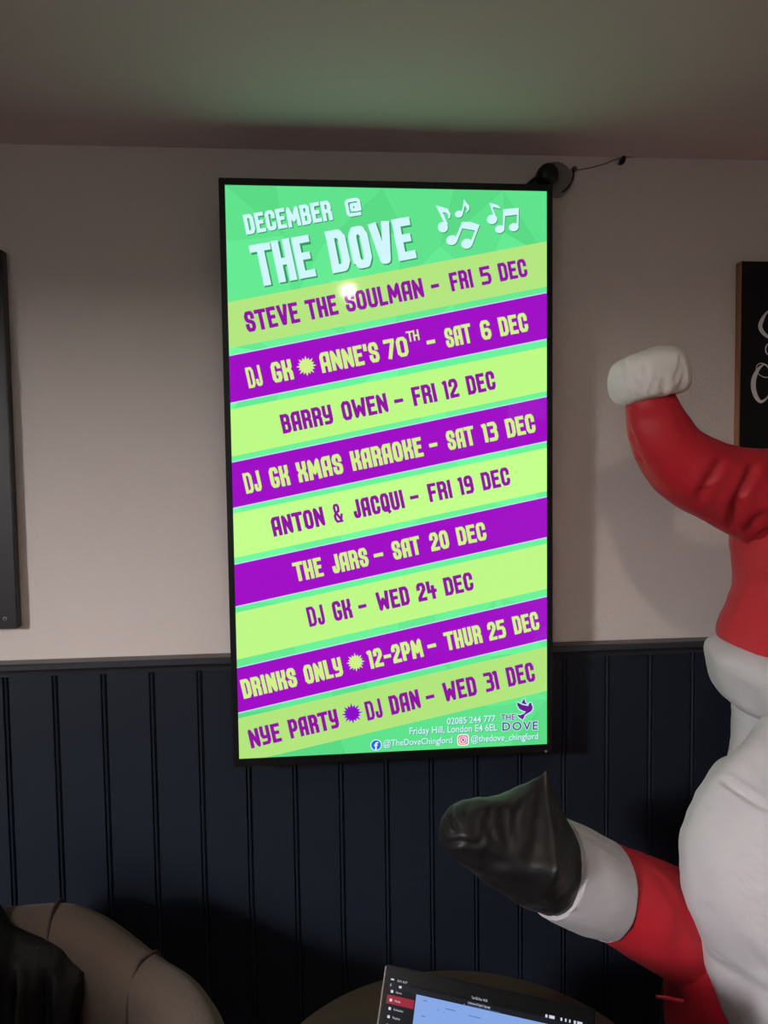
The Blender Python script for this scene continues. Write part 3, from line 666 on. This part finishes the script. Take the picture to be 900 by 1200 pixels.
rings(bm, pairs([(671, 977, 634, 1064, 1.045, .93, 0), (667, 967, 630, 1066, 1.044, .96, .05), (656, 948, 612, 1058, 1.04, 1.0, .35), (648, 926, 602, 1053, 1.036, 1.0, .66), (641, 905, 594, 1049, 1.034, .98, .9), (636, 908, 588, 1046, 1.033, .98, .88), (625, 915, 579, 1039, 1.03, .98, .72), (606, 927, 566, 1031, 1.026, 1.0, .5), (580, 936, 549, 1018, 1.02, 1.02, .3), (556, 940, 536, 1008, 1.016, 1.05, .12), (538, 946, 526, 1000, 1.013, 1.05, 0), (525, 957, 519, 993, 1.01, 1.0, 0), (518, 967, 515.5, 987, 1.01, .9, 0), (515, 974, 514.5, 981, 1.01, .7, 0)], n=96, bulge=.22, dy=.07))
puff(bm, .003, 26, 14, [([(575, 945), (572, 965), (578, 985)], .004, .005), ([(588, 948), (590, 970), (597, 995)], .004, .005), ([(567, 950), (567, 975), (562, 990)], .0035, .004), ([(601, 945), (604, 965)], .0035, .004), ([(615, 935), (606, 955), (604, 975)], .004, .004), ([(624, 930), (616, 945)], .004, .003), ([(530, 945), (529, 960), (535, 972)], .004, .005), ([(545, 942), (548, 955)], .004, .003), ([(522, 992), (540, 986), (560, 990)], .005, .003), ([(632, 925), (628, 980), (622, 1010)], .008, .003), ([(540, 1000), (590, 1010), (640, 1000)], .012, .003)])
obj('mitten', bm, m_mitt, sleeve_o, True)
bm = bmesh.new(); tube(bm, [tuple(p) for p in cat_rom([fa(800, 1173, 1.04), fa(790, 1171, 1.03), fa(780, 1169, 1.03), fa(769, 1168, 1.03)], 4)], .0028, 8); obj('tie_string', bm, m_red, coat_o, True)

# ---------------------------------------------------------------- round table with laptop
TX, TY, TZ, TRR = .195, 1.03, .705, .31
t = thing('round_table', 'small round dark wood table below the screen, laptop standing on it', 'table', (TX, TY, 0))
bm = bmesh.new(); lathe(bm, [(TRR-.012, TZ-.03), (TRR, TZ-.022), (TRR, TZ-.006), (TRR-.006, TZ), (.05, TZ)], (TX, TY), 80); obj('tabletop', bm, m_table, t)
bm = bmesh.new(); lathe(bm, [(.05, .03), (.035, .06), (.03, .4), (.04, TZ-.05), (.12, TZ-.03)], (TX, TY), 28); obj('pedestal', bm, m_leg, t, True)
bm = bmesh.new(); lathe(bm, [(.22, 0), (.22, .012), (.2, .02), (.05, .035)], (TX, TY), 48); obj('base', bm, m_black, t)

LW, LD, TILT = .288, .200, math.radians(30)
A_ = atz(452, 1130, .9); Bq = atz(697.5, 1183, .9); eu = (Bq-A_).normalized(); nf = Vector((eu.y, -eu.x, 0)); nf = nf if nf.y < 0 else -nf
LW = (Bq-A_).length; dn = nf*math.sin(TILT) + Vector((0, 0, -math.cos(TILT))); pn_ = (nf*math.cos(TILT) + Vector((0, 0, 1))*math.sin(TILT))
HZ = TZ + .018; lid_h = (A_.z-HZ)/math.cos(TILT)
t = thing('laptop', 'open black laptop with a lit blue-white page, on the round table', 'laptop', A_ + dn*lid_h)
def lid_pt(u_, v_, h_): return A_ + eu*(u_*LW) + dn*(v_*lid_h) + pn_*h_
def slab(bm, u0, u1, v0, v1, h0, h1, bevel=0):
    vs = [bm.verts.new(lid_pt(u_, v_, h_)) for u_ in (u0, u1) for v_ in (v0, v1) for h_ in (h0, h1)]
    fs = [bm.faces.new([vs[i] for i in q]) for q in ((0, 1, 3, 2), (4, 6, 7, 5), (0, 4, 5, 1), (2, 3, 7, 6), (0, 2, 6, 4), (1, 5, 7, 3))]
    if bevel: bmesh.ops.bevel(bm, geom=list({e for f in fs for e in f.edges}), offset=bevel, segments=2, affect='EDGES')
bm = bmesh.new(); slab(bm, 0, 1, 0, 1, -.006, 0, .0015); lid_o = obj('lid', bm, m_lap, t)
bm = bmesh.new(); slab(bm, -.003, .0045, .01, .99, -.005, -.001); obj('lid_rim', bm, m_lapedge, lid_o)
lm = {}
def lc(n_, col, st=1): lm[n_] = (len(lm), mat('laptop_'+n_, (3, 3, 3), .2, .1, emit=col, strength=st))
lc('dark', (15, 15, 19)); lc('bar', (26, 27, 34)); lc('red', (150, 34, 54)); lc('page', (132, 166, 228)); lc('text', (205, 210, 225)); lc('grey', (98, 126, 180))
lb = bmesh.new()
UX0, UX1, VY0, VY1 = .03, .972, .085, .93
def lrect(u0, v0, u1, v1, col, lay):
    f = lb.faces.new([lb.verts.new(lid_pt(UX0+(UX1-UX0)*a, VY0+(VY1-VY0)*b_, .0004+.00012*lay)) for a, b_ in ((u0, v0), (u0, v1), (u1, v1), (u1, v0))]); f.material_index = lm[col][0]
def ltext(txt, u0, v0, h_, col, lay=4, wd=None):
    vs, fs = font_mesh(txt); x0_ = min(v.x for v in vs); x1_ = max(v.x for v in vs); k = h_/.69
    asp = ((VY1-VY0)*lid_h)/((UX1-UX0)*LW); kx = (wd/(x1_-x0_)) if wd else k*asp
    for f_ in fs:
        try:
            f = lb.faces.new([lb.verts.new(lid_pt(UX0+(UX1-UX0)*(u0+(vs[i].x-x0_)*kx), VY0+(VY1-VY0)*(v0-vs[i].y*k), .0004+.00012*lay)) for i in f_]); f.material_index = lm[col][0]
        except ValueError: pass
lrect(0, 0, 1, 1, 'dark', 0)
lrect(.0, .02, 1, .062, 'bar', 1); lrect(.152, .058, 1, 1, 'page', 2); lrect(.0, .102, .146, .162, 'red', 2)
for v_, s_ in ((.082, 'Home'), (.142, 'Media'), (.2, 'Schedules'), (.256, 'Playlists'), (.315, 'Displays'), (.374, 'Settings'), (.433, 'Users')):
    ltext(s_, .044, v_, .014, 'text'); lrect(.016, v_-.016, .029, v_+.003, 'text', 3)
lrect(.008, -.012, .026, -.002, 'text', 3); ltext('8:31 0:37', .045, .002, .015, 'text'); lrect(.010, .024, .013, .042, 'text', 3); lrect(.056, .026, .070, .042, 'text', 3)
ltext('Tue 02 Dec 14:35', .435, .004, .017, 'text', wd=.08); ltext('Unlimited Digital Signage', .42, .042, .015, 'text', wd=.112); lrect(.4, .05, .404, .054, 'text', 3); lrect(.415, .052, .58, .0535, 'grey', 3)
for x_, w_ in ((.80, .010), (.818, .026), (.872, .008), (.893, .007), (.912, .007), (.934, .010), (.950, .024)): lrect(x_, -.002, x_+w_, .018, 'text', 3)
for u_, v_, w_ in ((.19, .085, .022), (.19, .19, .022), (.31, .105, .05), (.43, .115, .06), (.27, .125, .008), (.3, .13, .006), (.19, .3, .022), (.35, .3, .12), (.6, .32, .1)): lrect(u_, v_, u_+w_, v_+.007, 'grey', 3)
obj('screen', lb, [lm[k][1] for k in lm], lid_o)
bm = bmesh.new(); h0 = A_ + dn*lid_h
def base_pt(u_, v_, z_): return Vector((h0.x, h0.y, 0)) + eu*(u_*LW) + nf*(v_) + Vector((0, 0, z_))
vs = [bm.verts.new(base_pt(u_, v_, z_)) for u_ in (0, 1) for v_ in (-.004, .195) for z_ in (TZ+.001, TZ+.017)]
fs = [bm.faces.new([vs[i] for i in q]) for q in ((0, 1, 3, 2), (4, 6, 7, 5), (0, 4, 5, 1), (2, 3, 7, 6), (0, 2, 6, 4), (1, 5, 7, 3))]
bmesh.ops.bevel(bm, geom=list({e for f in fs for e in f.edges}), offset=.003, segments=2, affect='EDGES'); base_o = obj('keyboard_base', bm, m_lap, t)
bm = bmesh.new()
for r_ in range(5):
    for k in range(13):
        u0 = .05 + k*.0695; v0 = .03 + r_*.0185
        vs = [bm.verts.new(base_pt(u_, v_, z_)) for u_ in (u0, u0+.058) for v_ in (v0, v0+.0155) for z_ in (TZ+.0165, TZ+.019)]
        for q in ((0, 1, 3, 2), (4, 6, 7, 5), (0, 4, 5, 1), (2, 3, 7, 6), (1, 5, 7, 3)): bm.faces.new([vs[i] for i in q])
obj('keys', bm, m_black, base_o)

# ---------------------------------------------------------------- tub chair with a jacket over its back
KX, KY, KR = -.52, 1.11, .375
t = thing('tub_armchair', 'grey-brown fabric tub chair at bottom left, a black jacket over its back', 'armchair', (KX, KY, 0))
def rim_z(th):                                      # height of the curved back, falling towards the arm fronts
    d = max(0, min(1, (abs(th-PI/2)-.12)/.62)); return .803 - .072*d*d*(3-2*d)
def shell_pt(th, rr, z): 
    return Vector((KX + rr*math.cos(th)*1.03, KY + rr*math.sin(th), z))
def shell(th0, th1, n, name_seed):
    bm_ = bmesh.new(); rs = []
    for i in range(n+1):
        th = th0 + (th1-th0)*i/n; zt = rim_z(th); e = min(i, n-i)/n
        pr = [(KR-.01, .16), (KR-.002, .35), (KR, .55), (KR+.002, zt-.07), (KR, zt-.03), (KR-.012, zt-.008), (KR-.034, zt), (KR-.058, zt-.008), (KR-.074, zt-.03), (KR-.080, zt-.07), (KR-.082, .55), (KR-.08, .42), (KR-.08, .16)]
        pr = cat_rom(pr, 3)
        rs.append([shell_pt(th, a, z_) for a, z_ in pr])
    rings(bm_, rs); return bm_
bm = shell(math.radians(-28), math.radians(208), 90, 0); puff(bm, .002, 10, 21); obj('back_and_arms', bm, m_chair, t, True)
bm = bmesh.new(); sr_ = []
for z_, k_ in ((.17, .96), (.2, 1), (.4, 1), (.44, .98), (.455, .9), (.46, .5)):
    sr_.append([shell_pt(a, (KR-.09)*k_, z_) if math.sin(a) > -.35 else Vector((KX + (KR-.09)*k_*math.cos(a)*1.03, KY + max(math.sin(a), -1)*(KR-.09)*k_*1.12, z_)) for a in [2*PI*i/64 for i in range(64)]])
rings(bm, sr_); puff(bm, .004, 8, 22); obj('seat', bm, m_chair, t, True)
for th in (math.radians(84), math.radians(53), math.radians(127)):
    bm = bmesh.new(); zt = rim_z(th)
    tube(bm, [tuple(shell_pt(th, a, z_)) for a, z_ in cat_rom([(KR+.003, zt-.2), (KR+.003, zt-.07), (KR-.01, zt-.006), (KR-.034, zt+.001), (KR-.058, zt-.006), (KR-.0805, zt-.07), (KR-.083, .5)], 4)], .0032, 8); obj('seam_piping', bm, m_seam, t, True)
for a in (45, 135, 225, 315):
    q = shell_pt(math.radians(a), KR-.1, 0); bm = bmesh.new(); tube(bm, [(q.x, q.y, 0), (q.x, q.y, .1), (q.x, q.y, .18)], [.014, .018, .024], 14); obj('leg', bm, m_leg, t, True)
# jacket: a thick cloth hung over the left half of the back
bm = bmesh.new(); rs = []
j0, j1 = math.radians(71), math.radians(188); n = 64
for i in range(n+1):
    th = j0 + (j1-j0)*i/n; zt = rim_z(th); e = min(1, min(i, n-i)/7); fo = .012*math.sin(i*.8) + .007*math.sin(i*1.9+1)
    cv = max(0, min(1, (math.degrees(th)-94)/9)); cv = cv*cv*(3-2*cv)       # towards the left the cloth also goes over the rim
    tk = .008 + .024*e; dr = .055*max(0, 1-i/14)
    a0 = [(KR-.070, zt-.026), (KR-.074, zt-.032), (KR-.078, zt-.04), (KR-.081, zt-.05), (KR-.085, zt-.06), (KR-.094-fo*.4, zt-.13), (KR-.1-fo*.7, .6), (KR-.1-fo*.8, .49)]
    a1 = [(KR+.006, zt-.05), (KR+.003, zt-.006), (KR-.034, zt+.004), (KR-.062, zt-.002), (KR-.084-fo*.3, zt-.03), (KR-.092-fo*.5, zt-.12), (KR-.1-fo*.7, .6), (KR-.1-fo*.8, .49)]
    b0 = [(KR-.11-tk-fo*1.6, .485), (KR-.118-tk-fo*1.5, .6), (KR-.105-tk-fo*1.3, zt-.13), (KR-.09-tk-fo*.5, zt-.055), (KR-.082-tk*.8, zt-.032), (KR-.076-tk*.5, zt-.02), (KR-.07-tk*.3, zt-.014), (KR-.064, zt-.018)]
    b1 = [(KR-.11-tk-fo*1.6, .485), (KR-.118-tk-fo*1.5, .6), (KR-.105-tk-fo*1.3, zt-.11), (KR-.098-tk-fo*.5, zt-.02), (KR-.066, zt+.006+tk*.7), (KR-.03, zt+.012+tk*.55), (KR+.008, zt+.002), (KR+.017, zt-.055)]
    mixp = lambda p, q: [(x0_+(x1_-x0_)*cv, z0_+(z1_-z0_)*cv-dr*(z0_ > .62)) for (x0_, z0_), (x1_, z1_) in zip(p, q)]
    rs.append([shell_pt(th, a, z_) for a, z_ in cat_rom(mixp(a0, a1), 3) + cat_rom(mixp(b0, b1), 3)])
rings(bm, rs); puff(bm, .005, 18, 23)
tag(obj('jacket', bm, m_jacket, None, True), 'crumpled black jacket hung over the back of the tub chair at far left', 'jacket')
bpy.context.view_layer.update()
for o in S.objects:                                 # parts that look different from the rest of their thing
    lb_ = {'pompom': 'white gathered pompom', 'hat_brim': 'white puffed brim', 'mitten': 'black mitten', 'cuff': 'white cuff', 'side_edge': 'bare wood edge',
           'script_lettering': 'pale script lettering', 'ring_screw': 'pale ring screw', 'display': 'lit event list', 'back_plate': 'grey wall disc'}.get(o.name.split('.')[0])
    if lb_ and o.parent: o['label'] = lb_
